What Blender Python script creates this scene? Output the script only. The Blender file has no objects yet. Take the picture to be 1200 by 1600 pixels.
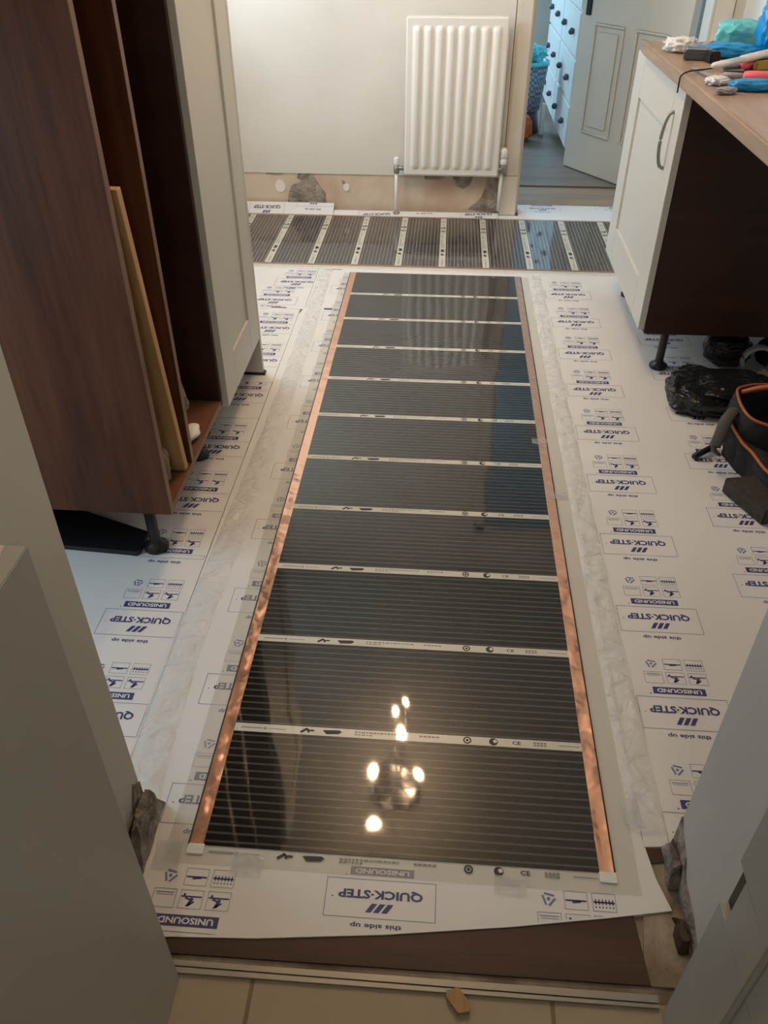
import bpy, bmesh, math, random
from mathutils import Vector, Matrix, noise
random.seed(7)
C = bpy.context.scene.collection
SC = bpy.context.scene
PI = math.pi

# ------------------------------------------------------------------ camera, light, exposure
R = Matrix(((9.97315496e-01, -4.46559177e-02, 5.80314620e-02),
            (7.32242920e-02, 6.08950736e-01, -7.89820995e-01),
            (-6.81201059e-05, 7.91950030e-01, 6.10585903e-01)))
CAM = Vector((0, 0, 1.3)); FPX = 1262.0
cd = bpy.data.cameras.new('camera'); cam = bpy.data.objects.new('camera', cd); C.objects.link(cam)
cd.sensor_fit = 'HORIZONTAL'; cd.sensor_width = 36; cd.lens = 36 * FPX / 1200; cd.clip_start = 0.02
cam.matrix_world = Matrix.Translation(CAM) @ R.to_4x4()
SC.camera = cam
SC.view_settings.view_transform = 'Standard'; SC.view_settings.look = 'None'
SC.view_settings.gamma = 1; SC.view_settings.use_curve_mapping = False
SC.view_settings.exposure = 0.0

w = bpy.data.worlds.new('world'); SC.world = w; w.use_nodes = True
w.node_tree.nodes['Background'].inputs[0].default_value = (0.62, 0.80, 1.0, 1)
w.node_tree.nodes['Background'].inputs[1].default_value = 1.0

def area_light(name, loc, direction, sx, sy, power, col):
    l = bpy.data.lights.new(name, 'AREA'); l.shape = 'RECTANGLE'; l.size = sx; l.size_y = sy
    l.energy = power; l.color = col
    o = bpy.data.objects.new(name, l); C.objects.link(o); o.location = loc
    o.rotation_euler = Vector(direction).to_track_quat('-Z', 'Z').to_euler()
    return o
DAY = (0.80, 0.92, 1.0)
COOL = (0.42, 0.72, 1.0)
WARM = (1.0, 0.74, 0.5)
# daylight at the two window openings of the left wall, at the window of the far room
area_light('daylight_window_far', (-1.36, 3.3, 1.45), (1, 0, -0.3), 1.4, 1.1, 28, DAY)
area_light('daylight_window_near', (-1.36, 1.12, 0.85), (1, 0.0, -0.75), 0.5, 1.4, 10, (0.60, 0.82, 1.0))
area_light('daylight_far_room', (-.75, 7.2, 1.45), (.55, -1, -0.3), 1.1, 1.2, 75, COOL)

# unseen fill light added behind the camera to brighten the near surfaces
l = bpy.data.lights.new('near_room_fill', 'POINT'); l.energy = 15; l.color = (1, .93, .80); l.shadow_soft_size = .12
o = bpy.data.objects.new('near_room_fill', l); C.objects.link(o); o.location = (0, -0.9, 2.1)

# ------------------------------------------------------------------ helpers
def P(px, py, z=0.0):
    """point of the horizontal plane z seen at photo pixel px,py"""
    r = R @ Vector(((px - 600) / FPX, -(py - 800) / FPX, -1.0))
    t = (z - CAM.z) / r.z
    return CAM + t * r

def prop(o, label=None, cat=None, group=None, kind=None):
    if label: o['label'] = label
    if cat: o['category'] = cat
    if group: o['group'] = group
    if kind: o['kind'] = kind
    return o

def thing(name, label, cat, loc=(0, 0, 0), group=None, kind=None):
    o = bpy.data.objects.new(name, None); C.objects.link(o); o.location = loc
    o.empty_display_size = 0.05
    return prop(o, label, cat, group, kind)

def wloc(o):
    v = Vector((0, 0, 0))
    while o is not None:
        v += Vector(o.location); o = o.parent
    return v

def obj(name, bm, mats, parent=None, smooth=False):
    """world-space bmesh -> one mesh object; parts are expressed relative to their parent"""
    if not isinstance(mats, (list, tuple)): mats = [mats]
    if parent is not None:
        org = wloc(parent)
    else:
        xs = [v.co for v in bm.verts]
        lo = Vector((min(c.x for c in xs), min(c.y for c in xs), min(c.z for c in xs)))
        hi = Vector((max(c.x for c in xs), max(c.y for c in xs), 0))
        org = Vector(((lo.x + hi.x) / 2, (lo.y + hi.y) / 2, lo.z))
    bmesh.ops.translate(bm, verts=bm.verts, vec=-org)
    me = bpy.data.meshes.new(name); bm.to_mesh(me); bm.free()
    for m in mats: me.materials.append(m)
    if smooth:
        for p in me.polygons: p.use_smooth = True
    o = bpy.data.objects.new(name, me); C.objects.link(o)
    if parent is not None: o.parent = parent
    else: o.location = org
    return o

def struct(name, bm, mats, smooth=False, label=None):
    o = obj(name, bm, mats, None, smooth); o['kind'] = 'structure'
    if label: o['label'] = label
    return o

def BM(): return bmesh.new()

def box(bm, x0, x1, y0, y1, z0, z1, bev=0.0, mat=0, M=None, seg=2):
    vs = bmesh.ops.create_cube(bm, size=1)['verts']
    for v in vs:
        v.co = Vector(((x0 + x1) / 2 + v.co.x * (x1 - x0), (y0 + y1) / 2 + v.co.y * (y1 - y0), (z0 + z1) / 2 + v.co.z * (z1 - z0)))
    fs = set(f for v in vs for f in v.link_faces)
    if bev > 0:
        es = list(set(e for v in vs for e in v.link_edges))
        r = bmesh.ops.bevel(bm, geom=es, offset=bev, segments=seg, affect='EDGES', clamp_overlap=True)
        fs = set(f for f in r['faces']) | set(f for f in fs if f.is_valid)
        vs = list(set(v for f in fs for v in f.verts))
    for f in fs:
        if f.is_valid: f.material_index = mat
    if M is not None:
        for v in vs: v.co = M @ v.co
    return vs

def prism(bm, pts, z0, z1, mat=0, M=None):
    """pts: list of (x,y) counter-clockwise"""
    lo = [bm.verts.new((p[0], p[1], z0)) for p in pts]
    hi = [bm.verts.new((p[0], p[1], z1)) for p in pts]
    fs = [bm.faces.new(hi), bm.faces.new(lo[::-1])]
    n = len(pts)
    for i in range(n):
        fs.append(bm.faces.new((lo[i], lo[(i + 1) % n], hi[(i + 1) % n], hi[i])))
    for f in fs: f.material_index = mat
    if M is not None:
        for v in lo + hi: v.co = M @ v.co
    bmesh.ops.recalc_face_normals(bm, faces=fs)
    return lo + hi

def tube(bm, pts, r, n=10, mat=0, taper=None, flat=1.0):
    pts = [Vector(p) for p in pts]
    rings = []
    up = Vector((0, 0, 1))
    for i, p in enumerate(pts):
        if i == 0: t = pts[1] - p
        elif i == len(pts) - 1: t = p - pts[i - 1]
        else: t = pts[i + 1] - pts[i - 1]
        t.normalize()
        a = t.cross(up)
        if a.length < 1e-3: a = t.cross(Vector((1, 0, 0)))
        a.normalize(); b = a.cross(t).normalized()
        rr = r if taper is None else r * taper[i]
        rings.append([bm.verts.new(p + a * math.cos(2 * PI * k / n) * rr + b * math.sin(2 * PI * k / n) * rr * flat) for k in range(n)])
    for i in range(len(rings) - 1):
        for k in range(n):
            f = bm.faces.new((rings[i][k], rings[i][(k + 1) % n], rings[i + 1][(k + 1) % n], rings[i + 1][k]))
            f.material_index = mat; f.smooth = True
    f = bm.faces.new(rings[0][::-1]); f.material_index = mat
    f = bm.faces.new(rings[-1]); f.material_index = mat

def spline(pts, n=8):
    pts = [Vector(p) for p in pts]; out = []
    for i in range(len(pts) - 1):
        p0 = pts[max(i - 1, 0)]; p1 = pts[i]; p2 = pts[i + 1]; p3 = pts[min(i + 2, len(pts) - 1)]
        for k in range(n):
            t = k / n
            out.append(0.5 * ((2 * p1) + (p2 - p0) * t + (2 * p0 - 5 * p1 + 4 * p2 - p3) * t * t + (3 * p1 - p0 - 3 * p2 + p3) * t ** 3))
    out.append(pts[-1]); return out

def lathe(bm, prof, c, n=20, mat=0):
    """prof: list of (r,z); about the vertical axis at c"""
    rings = []
    for r_, z in prof:
        rings.append([bm.verts.new((c[0] + math.cos(2 * PI * k / n) * r_, c[1] + math.sin(2 * PI * k / n) * r_, c[2] + z)) for k in range(n)])
    for i in range(len(rings) - 1):
        for k in range(n):
            f = bm.faces.new((rings[i][k], rings[i][(k + 1) % n], rings[i + 1][(k + 1) % n], rings[i + 1][k]))
            f.material_index = mat; f.smooth = True
    f = bm.faces.new(rings[0][::-1]); f.material_index = mat
    f = bm.faces.new(rings[-1]); f.material_index = mat

def blob(bm, c, s, amp=0.12, freq=3.0, sub=4, seed=0, ridged=False, power=1.0, rz=0.0, zmin=None, tilt=0.0):
    M = Matrix.Rotation(rz, 3, 'Z') @ Matrix.Rotation(tilt, 3, 'Y')
    vs = bmesh.ops.create_icosphere(bm, subdivisions=sub, radius=1)['verts']
    for v in vs:
        d = v.co.normalized()
        q = Vector([math.copysign(abs(a) ** power, a) for a in d])
        n_ = noise.noise(d * freq + Vector((seed * 3.1, seed, -seed)))
        if ridged:
            n_ = .6 * n_ + (abs(noise.noise(d * freq * 1.3 + Vector((seed, 5, 2)))) * 1.6 - .4) + .22 * (abs(noise.noise(d * freq * 3.1 + Vector((seed, 9, 2)))) * 2 - .5)
        q = q * (1 + amp * n_)
        p = M @ Vector((q.x * s[0], q.y * s[1], q.z * s[2])) + Vector(c)
        if zmin is not None and p.z < zmin: p.z = zmin + 0.02 * (p.z - zmin) + 0.0
        v.co = p
    for f in set(f for v in vs for f in v.link_faces): f.smooth = True

# ------------------------------------------------------------------ materials
def mat(name, col, rough=0.5, metal=0.0, spec=0.5):
    m = bpy.data.materials.new(name); m.use_nodes = True
    b = m.node_tree.nodes['Principled BSDF']
    b.inputs['Base Color'].default_value = (*col, 1); b.inputs['Roughness'].default_value = rough
    b.inputs['Metallic'].default_value = metal; b.inputs['Specular IOR Level'].default_value = spec
    return m
class N:
    def __init__(s, m): s.t = m.node_tree; s.b = s.t.nodes['Principled BSDF']; s.m = m
    def n(s, kind, **kw):
        x = s.t.nodes.new(kind)
        for k, v in kw.items():
            if k in x.inputs.keys() if isinstance(k, str) else False: x.inputs[k].default_value = v
            else: setattr(x, k, v)
        return x
    def l(s, a, b): s.t.links.new(a, b)
    def coord(s, scale=(1, 1, 1), which='Object', rot=(0, 0, 0)):
        tc = s.n('ShaderNodeTexCoord'); mp = s.n('ShaderNodeMapping'); mp.inputs['Scale'].default_value = scale
        mp.inputs['Rotation'].default_value = rot
        s.l(tc.outputs[which], mp.inputs['Vector']); return mp.outputs[0]
    def noise(s, vec, scale, detail=4, rough=.5, dist=0):
        x = s.n('ShaderNodeTexNoise'); x.inputs['Scale'].default_value = scale; x.inputs['Detail'].default_value = detail
        x.inputs['Roughness'].default_value = rough; x.inputs['Distortion'].default_value = dist
        s.l(vec, x.inputs['Vector']); return x.outputs['Fac']
    def ramp(s, fac, stops):
        x = s.n('ShaderNodeValToRGB'); e = x.color_ramp.elements
        while len(e) < len(stops): e.new(0.5)
        for i, (p, c) in enumerate(stops): e[i].position = p; e[i].color = (*c, 1)
        s.l(fac, x.inputs[0]); return x.outputs[0]
    def bump(s, h, strength, dist=0.01):
        x = s.n('ShaderNodeBump'); x.inputs['Strength'].default_value = strength; x.inputs['Distance'].default_value = dist
        s.l(h, x.inputs['Height']); s.l(x.outputs[0], s.b.inputs['Normal']); return x.outputs[0]
    def math(s, op, a, b=None):
        x = s.n('ShaderNodeMath'); x.operation = op
        for i, v in enumerate((a, b)):
            if v is None: continue
            if isinstance(v, (int, float)): x.inputs[i].default_value = v
            else: s.l(v, x.inputs[i])
        return x.outputs[0]
    def mix(s, f, a, b):
        x = s.n('ShaderNodeMix'); x.data_type = 'RGBA'
        if isinstance(f, (int, float)): x.inputs[0].default_value = f
        else: s.l(f, x.inputs[0])
        for i, v in ((6, a), (7, b)):
            if isinstance(v, tuple): x.inputs[i].default_value = (*v, 1)
            else: s.l(v, x.inputs[i])
        return x.outputs[2]

def noisy(name, c1, c2, scale=8, rough=.6, bump=0.15, bdist=.004, detail=5, sc=(1, 1, 1), spec=.4, lo=.35, hi=.65, metal=0.0, bscale=None):
    m = mat(name, c1, rough, metal, spec); k = N(m)
    v = k.coord(sc); f = k.noise(v, scale, detail)
    k.l(k.ramp(f, [(lo, c1), (hi, c2)]), k.b.inputs['Base Color'])
    if bump: k.bump(k.noise(v, bscale or scale * 3, 4), bump, bdist)
    return m

m_wall = noisy('painted_plaster', (.70, .68, .62), (.78, .76, .71), 2.2, .75, .12, .003, bscale=14)
m_wall_near = noisy('grey_cream_paint', (.60, .59, .54), (.64, .63, .58), 2, .6, .05, .002)
m_lining = noisy('satin_grey_paint', (.43, .43, .385), (.47, .465, .42), 3, .45, .05, .002)
m_bare = noisy('bare_plaster', (.58, .44, .33), (.74, .64, .52), 6, .9, .25, .005)
m_patch = noisy('broken_render', (.22, .18, .15), (.46, .41, .35), 22, .95, .9, .012, detail=8)
m_filler = mat('white_filler', (.86, .84, .80), .8)
m_white = noisy('white_gloss_paint', (.76, .75, .71), (.80, .79, .75), 3, .32, .03, .001)
m_casing = noisy('cream_gloss_paint', (.70, .66, .58), (.75, .71, .63), 3, .35, .03, .001)
m_doorw = mat('matt_white_door', (.62, .62, .58), .42)
m_rad = mat('radiator_enamel', (.86, .85, .80), .28)
m_ceiling = noisy('ceiling_paint', (.58, .57, .54), (.62, .61, .58), 3, .85, .05)
m_chrome = mat('chrome', (.75, .75, .76), .16, 1)
m_steel = mat('brushed_steel', (.36, .35, .31), .4, .8)
m_black = mat('black_plastic', (.012, .012, .014), .4)
m_blackfab = noisy('black_fabric', (.010, .010, .012), (.022, .021, .022), 40, .85, .4, .002)
m_binbag = mat('black_polythene', (.012, .012, .013), .17); 
k = N(m_binbag); k.bump(k.noise(k.coord((1, 3.2, 1)), 13, 3, .5, 1.2), .8, .02)
m_orange = mat('orange_trim', (.42, .10, .03), .55)
m_foam = noisy('charcoal_foam', (.040, .034, .026), (.060, .052, .040), 30, .8, .3, .003)
m_conc = noisy('bare_screed', (.20, .15, .10), (.40, .33, .25), 14, .95, .6, .01, detail=8)
m_rubble = noisy('crumbled_plaster', (.16, .13, .11), (.42, .38, .33), 30, .95, 1.0, .01, detail=8)
m_beadw = mat('white_terminal', (.82, .82, .80), .3)

def wood(name, dark, light, axis='Z', sc=1.0, rough=.45, ring=9, spec=.4):
    m = mat(name, light, rough, 0, spec); k = N(m)
    s = {'X': (.7, 9, 9), 'Y': (9, .7, 9), 'Z': (9, 9, .7)}[axis]
    v = k.coord(tuple(a * sc for a in s))
    n1 = k.noise(v, 1.4, 5, .6, .6); n2 = k.noise(v, 9, 3, .6)
    f = k.math('ADD', k.math('MULTIPLY', n1, .75), k.math('MULTIPLY', n2, .25))
    k.l(k.ramp(f, [(.32, dark), (.5, tuple((a + b) / 2 for a, b in zip(dark, light))), (.66, light)]), k.b.inputs['Base Color'])
    k.bump(f, .08, .002)
    return m
m_walnut = wood('walnut_laminate', (.052, .017, .008), (.150, .056, .026), 'Z', 1.0, .48, spec=.25)
m_walnut_y = wood('walnut_laminate_shelf', (.11, .042, .022), (.21, .095, .055), 'Y', 1.0, .38)
m_walnut_edge = wood('walnut_edging', (.15, .068, .036), (.24, .12, .07), 'Z', 1.0, .35)
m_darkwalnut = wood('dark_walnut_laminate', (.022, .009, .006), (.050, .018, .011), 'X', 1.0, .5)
m_pine = wood('planed_pine', (.42, .23, .09), (.62, .40, .19), 'Z', 1.6, .55)
m_worktop = wood('beech_worktop', (.28, .185, .125), (.44, .325, .25), 'Y', 1.6, .33)
m_board = wood('brown_hardboard', (.042, .019, .011), (.080, .040, .024), 'X', 1.2, .5)
m_chip = wood('offcut_wood', (.30, .17, .07), (.48, .31, .15), 'Y', 4, .6)
m_hall_floor = wood('grey_oak_laminate', (.16, .125, .095), (.27, .215, .17), 'X', .8, .4)
m_strip = wood('oak_threshold', (.26, .18, .12), (.38, .28, .20), 'X', 1.2, .45)

# underlay
m_under = mat('foil_faced_underlay', (.80, .79, .77), .38, 0, .35); k = N(m_under)
v = k.coord(); k.bump(k.noise(v, 5, 3, .4), .25, .006)
k.l(k.ramp(k.noise(v, 2.3, 3), [(.3, (.77, .76, .735)), (.7, (.82, .81, .80))]), k.b.inputs['Base Color'])
m_ink = mat('navy_print', (.050, .055, .19), .5)
m_inklt = mat('thin_blue_line_print', (.19, .20, .38), .5)
m_inkblack = mat('black_print', (.020, .020, .022), .5)
m_inkgrey = mat('grey_print', (.24, .24, .25), .5)

# heating film
def film_mat(name, axis, pitch, lo, hi):
    m = mat(name, lo, .26, 0, .13); k = N(m)
    tc = k.n('ShaderNodeTexCoord'); sp = k.n('ShaderNodeSeparateXYZ'); k.l(tc.outputs['Object'], sp.inputs[0])
    fr = k.math('FRACT', k.math('DIVIDE', sp.outputs[axis], pitch))
    a = k.math('ABSOLUTE', k.math('SUBTRACT', fr, .5))
    line = k.n('ShaderNodeMapRange'); line.inputs[1].default_value = .10; line.inputs[2].default_value = .15
    line.inputs[3].default_value = 1; line.inputs[4].default_value = 0; k.l(a, line.inputs[0])
    k.l(k.mix(line.outputs[0], lo, hi), k.b.inputs['Base Color'])
    k.b.inputs['Coat Weight'].default_value = 1; k.b.inputs['Coat Roughness'].default_value = .035
    k.b.inputs['Coat IOR'].default_value = 1.5
    v = k.coord((1.3, .8, 1))
    h = k.noise(v, 2.6, 2, .35)
    bp = k.n('ShaderNodeBump'); bp.inputs['Strength'].default_value = .75; bp.inputs['Distance'].default_value = .006
    k.l(h, bp.inputs['Height']); k.l(bp.outputs[0], k.b.inputs['Coat Normal'])
    bp2 = k.n('ShaderNodeBump'); bp2.inputs['Strength'].default_value = .3; bp2.inputs['Distance'].default_value = .004
    k.l(h, bp2.inputs['Height']); k.l(bp2.outputs[0], k.b.inputs['Normal'])
    return m
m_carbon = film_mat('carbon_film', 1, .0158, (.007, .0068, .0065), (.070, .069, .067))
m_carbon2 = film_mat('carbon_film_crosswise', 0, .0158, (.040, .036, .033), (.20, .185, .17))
m_copper = mat('copper_busbar', (.82, .47, .32), .22, .75); k = N(m_copper)
k.bump(k.noise(k.coord((1, 1, 1)), 22, 2, .4), .7, .008)
k.b.inputs['Coat Weight'].default_value = .6; k.b.inputs['Coat Roughness'].default_value = .06
m_copper2 = mat('copper_edge', (.62, .36, .27), .4, 1)
m_sep = mat('milky_film_band', (.66, .64, .55), .32); m_sep.node_tree.nodes['Principled BSDF'].inputs['Coat Weight'].default_value = 1

def clear(name, col, alpha, rough=.15, bump=0, bs=20, bd=.01):
    m = mat(name, col, rough, 0, .5); k = N(m); k.b.inputs['Alpha'].default_value = alpha
    if bump: k.bump(k.noise(k.coord(), bs, 3, .5, .6), bump, bd)
    return m
m_margin = clear('clear_film_margin', (.74, .71, .60), .20, .2)
m_tape = clear('crinkled_clear_tape', (.96, .96, .95), .40, .10, 1.0, 22, .02)
m_tapep = clear('clear_tape_patch', (.70, .70, .70), .35, .12, .5, 60, .004)
m_glass = clear('window_glass', (.9, .95, 1), .08, .02)
m_wrap = clear('crumpled_polythene', (.42, .36, .28), .55, .2, .8, 25, .01)

# tiles
m_tile = mat('beige_floor_tile', (.62, .55, .42), .4); k = N(m_tile)
br = k.n('ShaderNodeTexBrick'); br.offset = 0.0
br.inputs['Scale'].default_value = 1; br.inputs['Brick Width'].default_value = .4465; br.inputs['Row Height'].default_value = .4465
br.inputs['Mortar Size'].default_value = .0035; br.inputs['Mortar Smooth'].default_value = .1
br.inputs['Color1'].default_value = (.36, .30, .21, 1); br.inputs['Color2'].default_value = (.345, .29, .20, 1); br.inputs['Mortar'].default_value = (.20, .13, .08, 1)
tc = k.n('ShaderNodeTexCoord'); mp = k.n('ShaderNodeMapping'); k.l(tc.outputs['Object'], mp.inputs[0]); mp.inputs['Location'].default_value = (.236 , .0, 0)
k.l(mp.outputs[0], br.inputs['Vector']); k.l(br.outputs[0], k.b.inputs['Base Color'])

# ------------------------------------------------------------------ room shell
CE = 2.42
XL, XR = -1.25, 1.25
WN0, WN1 = .515, .775        # doorway wall, near and far face
YB, YB2 = 4.18, 4.31          # back wall faces
OL, OR_ = -.476, .434         # structural opening in the near wall

bm = BM(); box(bm, XL - .12, XR + .12, .5270, YB2 + .03, -.10, -.004); struct('floor', bm, m_conc, label='bare screed under the underlay')
# tiled floor of the near room
bm = BM(); box(bm, -2.3, 2.3, -2.2, .5265, -.10, -.001); o = struct('floor', bm, m_tile)
# move tile texture origin: object origin is the box centre, so shift mapping accordingly
mp.inputs['Location'].default_value = (.236, .16, 0)
bm = BM(); box(bm, -2.3, 2.6, YB2 + .03, 7.4, -.10, -.03); struct('floor', bm, m_hall_floor)
bm = BM(); box(bm, -2.3, 2.6, 4.66, 7.4, -.03, .012, .002); struct('floor', bm, m_hall_floor, label='grey wood floor of the room beyond')
bm = BM(); box(bm, .36, 1.12, YB2 + .03, 4.655, -.03, .004, .002); struct('trim_1', bm, m_strip)
bm = BM(); box(bm, -2.4, 2.7, -2.3, 7.5, CE, CE + .1); struct('ceiling', bm, m_ceiling)

# left wall with two window openings
bm = BM()
t = .12
def wall_x(bm, x0, x1, y0, y1, holes):
    ys = sorted(set([y0, y1] + [h[0] for h in holes] + [h[1] for h in holes]))
    for a, b in zip(ys[:-1], ys[1:]):
        hh = [h for h in holes if h[0] <= a and h[1] >= b]
        if not hh: box(bm, x0, x1, a, b, -.1, CE)
        else:
            box(bm, x0, x1, a, b, -.1, hh[0][2]); box(bm, x0, x1, a, b, hh[0][3], CE)
W1 = (2.6, 4.0, .90, 2.0); W2 = (.86, 1.38, .12, 2.0)
wall_x(bm, XL - t, XL, WN0, YB2, [W1, W2]); struct('wall_left', bm, m_wall)
for i, W in enumerate((W1, W2)):
    bm = BM()
    f = .05
    box(bm, XL - .09, XL - .03, W[0], W[0] + f, W[2], W[3], .004); box(bm, XL - .09, XL - .03, W[1] - f, W[1], W[2], W[3], .004)
    box(bm, XL - .09, XL - .03, W[0] + f, W[1] - f, W[2], W[2] + f, .004); box(bm, XL - .09, XL - .03, W[0] + f, W[1] - f, W[3] - f, W[3], .004)
    wo = struct('window_%d' % (i + 1), bm, m_white)
bm = BM(); box(bm, XR, XR + t, WN0, YB2, -.1, CE); struct('wall_right', bm, m_wall)

# back wall: painted above, bare plaster where the skirting came off, doorway at its right end
DX0, DX1, DZ = .355, 1.13, 2.0
bm = BM()
box(bm, XL, .275, YB, YB2, .178, CE, mat=0)
box(bm, XL, .275, YB + .005, YB2, -.1, .178, mat=1)
box(bm, DX1 + .08, XR, YB, YB2, -.1, CE, mat=0)
box(bm, .275, DX1 + .08, YB, YB2, DZ + .08, CE, mat=0)
def wall_poly(pts, d, mt):
    M = Matrix(((1, 0, 0, 0), (0, 0, -1, YB + .005), (0, 1, 0, 0), (0, 0, 0, 1)))
    prism(bm, pts, 0, d, mt, M)
wall_poly([(-.80, .03), (-.60, .028), (-.603, .085), (-.63, .118), (-.65, .15), (-.66, .176), (-.735, .180), (-.745, .155), (-.715, .142), (-.775, .118), (-.79, .085)], .0022, 2)
wall_poly([(.115, .02), (.27, -.0), (.272, .17), (.235, .178), (.205, .178), (.20, .145), (.18, .08), (.15, .05)], .0022, 2)
wall_poly([(.03, .178), (.055, .130), (.09, .118), (.12, .14), (.135, .178)], .0022, 2)
wall_poly([(-.11, .178), (-.10, .160), (-.02, .162), (0, .178)], .0022, 2)
wall_poly([(-.90, .172), (-.83, .168), (-.80, .180), (-.90, .181)], .0022, 2)
for cx, cz, r_ in ((-.832, .115, .026), (-.497, .115, .016)):
    wall_poly([(cx + r_ * math.cos(a * PI / 8), cz + 1.15 * r_ * math.sin(a * PI / 8)) for a in range(16)], .004, 3)
wall_poly([(-.515, .13), (-.50, .128), (-.505, .145), (-.52, .147)], .0035, 2)
struct('wall_back', bm, [m_wall, m_bare, m_patch, m_filler])
# door casing on the back wall
bm = BM()
box(bm, .285, .352, YB - .016, YB + .02, .188, DZ + .06, .006); box(bm, .278, .345, YB, YB2 + .012, -.002, DZ, .003)
box(bm, .320, .366, YB + .03, YB2 - .02, -.002, DZ, .002)
box(bm, .272, .354, YB - .024, YB + .006, -.001, .188, .004)
struct('trim_2', bm, m_casing, label='cream painted door casing beside the radiator')
bm = BM()
box(bm, DX1, DX1 + .075, YB - .016, YB + .006, -.001, DZ + .06, .006); box(bm, DX1 - .012, DX1 + .08, YB + .006, YB2 + .012, -.001, DZ, .003)
struct('trim_3', bm, m_casing)
bm = BM(); box(bm, .285, DX1 + .075, YB - .016, YB + .02, DZ + .001, DZ + .07, .004); struct('trim_4', bm, m_casing)

# near wall (camera stands before its doorway)
bm = BM(); box(bm, -2.3, OL, WN0, WN1, -.1, CE); o = struct('wall_front', bm, m_wall_near)
bm = BM(); box(bm, OR_, 2.3, WN0, WN1, -.1, CE); struct('wall_front', bm, m_wall_near)
bm = BM(); box(bm, OL, OR_, WN0, WN1, 2.12, CE); struct('wall_front', bm, m_wall_near)
# near room walls
bm = BM(); box(bm, -2.4, -2.3, -2.3, WN1, -.1, CE); struct('wall_left', bm, m_wall_near)
bm = BM(); box(bm, 2.3, 2.4, -2.3, WN1, -.1, CE); struct('wall_right', bm, m_wall_near)
bm = BM(); box(bm, -2.3, 2.3, -2.4, -2.3, -.1, CE); struct('wall_front', bm, m_wall_near)
# room beyond
bm = BM(); box(bm, -2.3, -1.35, 7.3, 7.4, -.1, CE); box(bm, -.15, 2.6, 7.3, 7.4, -.1, CE); box(bm, -1.35, -.15, 7.3, 7.4, -.1, .8); box(bm, -1.35, -.15, 7.3, 7.4, 2.1, CE)
struct('wall_back', bm, m_wall)
bm = BM()
for a in ((-1.35, -1.30, .8, 2.1), (-.20, -.15, .8, 2.1), (-1.30, -.20, .8, .85), (-1.30, -.20, 2.05, 2.1), (-.765, -.735, .85, 2.05)):
    box(bm, a[0], a[1], 7.32, 7.37, a[2], a[3], .003)
struct('window_3', bm, m_white)
bm = BM(); box(bm, -2.4, -2.3, YB2, 7.4, -.1, CE); struct('wall_left', bm, m_wall)
bm = BM(); box(bm, 2.5, 2.6, YB2, 7.4, -.1, CE); struct('wall_right', bm, m_wall)

# brown hardboard, concrete strip and threshold bar in the doorway
bm = BM(); prism(bm, [(-.47, .545), (.36, .552), (.345, .74), (-.47, .74)], -.004, .001); struct('trim_5', bm, m_board, label='brown hardboard left showing before the underlay')
bm = BM()
prism(bm, [(-.476, .5165), (.366, .520), (.366, .538), (-.476, .5345)], -.004, .005)
box(bm, -.476, .366, .5255, .5295, .005, .0068, .001)
struct('trim_6', bm, m_steel, label='dull metal threshold bar between tiles and hardboard')

# right jamb lining with its stop and hinge recess
bm = BM()
zc = [(-.001, .330), (.430, 2.1)]
box(bm, .368, .432, .36, .514, -.001, .335, .0015); box(bm, .368, .432, .36, .514, .425, 2.1, .0015)
box(bm, .368, .432, .36, .488, .335, .425); box(bm, .380, .432, .488, .514, .335, .425)
struct('door_1', bm, m_lining, label='grey painted door lining at lower right with a hinge recess')
bm = BM(); box(bm, .3775, .3800, .489, .513, .337, .423, mat=0); struct('recess_shade', bm, m_black)  # black plate standing in for the shade inside the hinge recess
bm = BM(); box(bm, .360, .4, .405, .425, -.001, 2.1, .002); struct('trim_8', bm, m_lining)
bm = BM(); box(bm, .352, .372, .385, .402, -.001, .045, .003)
obj('door_wedge', bm, m_white); prop(bpy.context.scene.objects['door_wedge'], 'small white wedge at the foot of the grey lining, bottom right', 'wedge')

# ------------------------------------------------------------------ grey kitchen unit just left of the doorway
t_ = thing('base_cabinet', 'plain grey cabinet side with cream worktop, nearest at lower left', 'cabinet', (-.62, .2, 0))
bm = BM(); box(bm, -.366, -.347, -.35, .512, .0, .850, .001); obj('side_panel', bm, m_lining, t_)
bm = BM(); box(bm, -.90, -.367, -.34, .505, .10, .836, .001); obj('body', bm, m_lining, t_)
bm = BM(); box(bm, -.90, -.3665, -.35, .512, .838, .850, .001); obj('worktop', bm, m_casing, t_)

# ------------------------------------------------------------------ print stamps
def text_bm(s, size, bold=0.0, res=2):
    cu = bpy.data.curves.new('t', 'FONT'); cu.body = s; cu.size = size; cu.offset = bold; cu.resolution_u = res
    cu.align_x = 'CENTER'; cu.align_y = 'CENTER'; cu.fill_mode = 'BOTH'
    o = bpy.data.objects.new('t', cu); C.objects.link(o)
    dg = bpy.context.evaluated_depsgraph_get(); dg.update()
    me = bpy.data.meshes.new_from_object(o.evaluated_get(dg))
    bpy.data.objects.remove(o); bpy.data.curves.remove(cu)
    return me
def fit(me, wid, hgt):
    xs = [v.co.x for v in me.vertices]; ys = [v.co.y for v in me.vertices]
    cx, cy = (min(xs) + max(xs)) / 2, (min(ys) + max(ys)) / 2
    sx, sy = wid / (max(xs) - min(xs)), hgt / (max(ys) - min(ys))
    for v in me.vertices: v.co.x = (v.co.x - cx) * sx; v.co.y = (v.co.y - cy) * sy; v.co.z = 0
    return me
ME_QS = fit(text_bm('QUICK\u00b7STEP', .03, .0011), .138, .0215)
ME_TSU = fit(text_bm('this side up', .013, .0003), .082, .0125)
ME_UNI = fit(text_bm('UNISOUND', .014, .0004), .090, .0105)
ME_CE = fit(text_bm('CE', .014, .0003), .016, .008)

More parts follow.
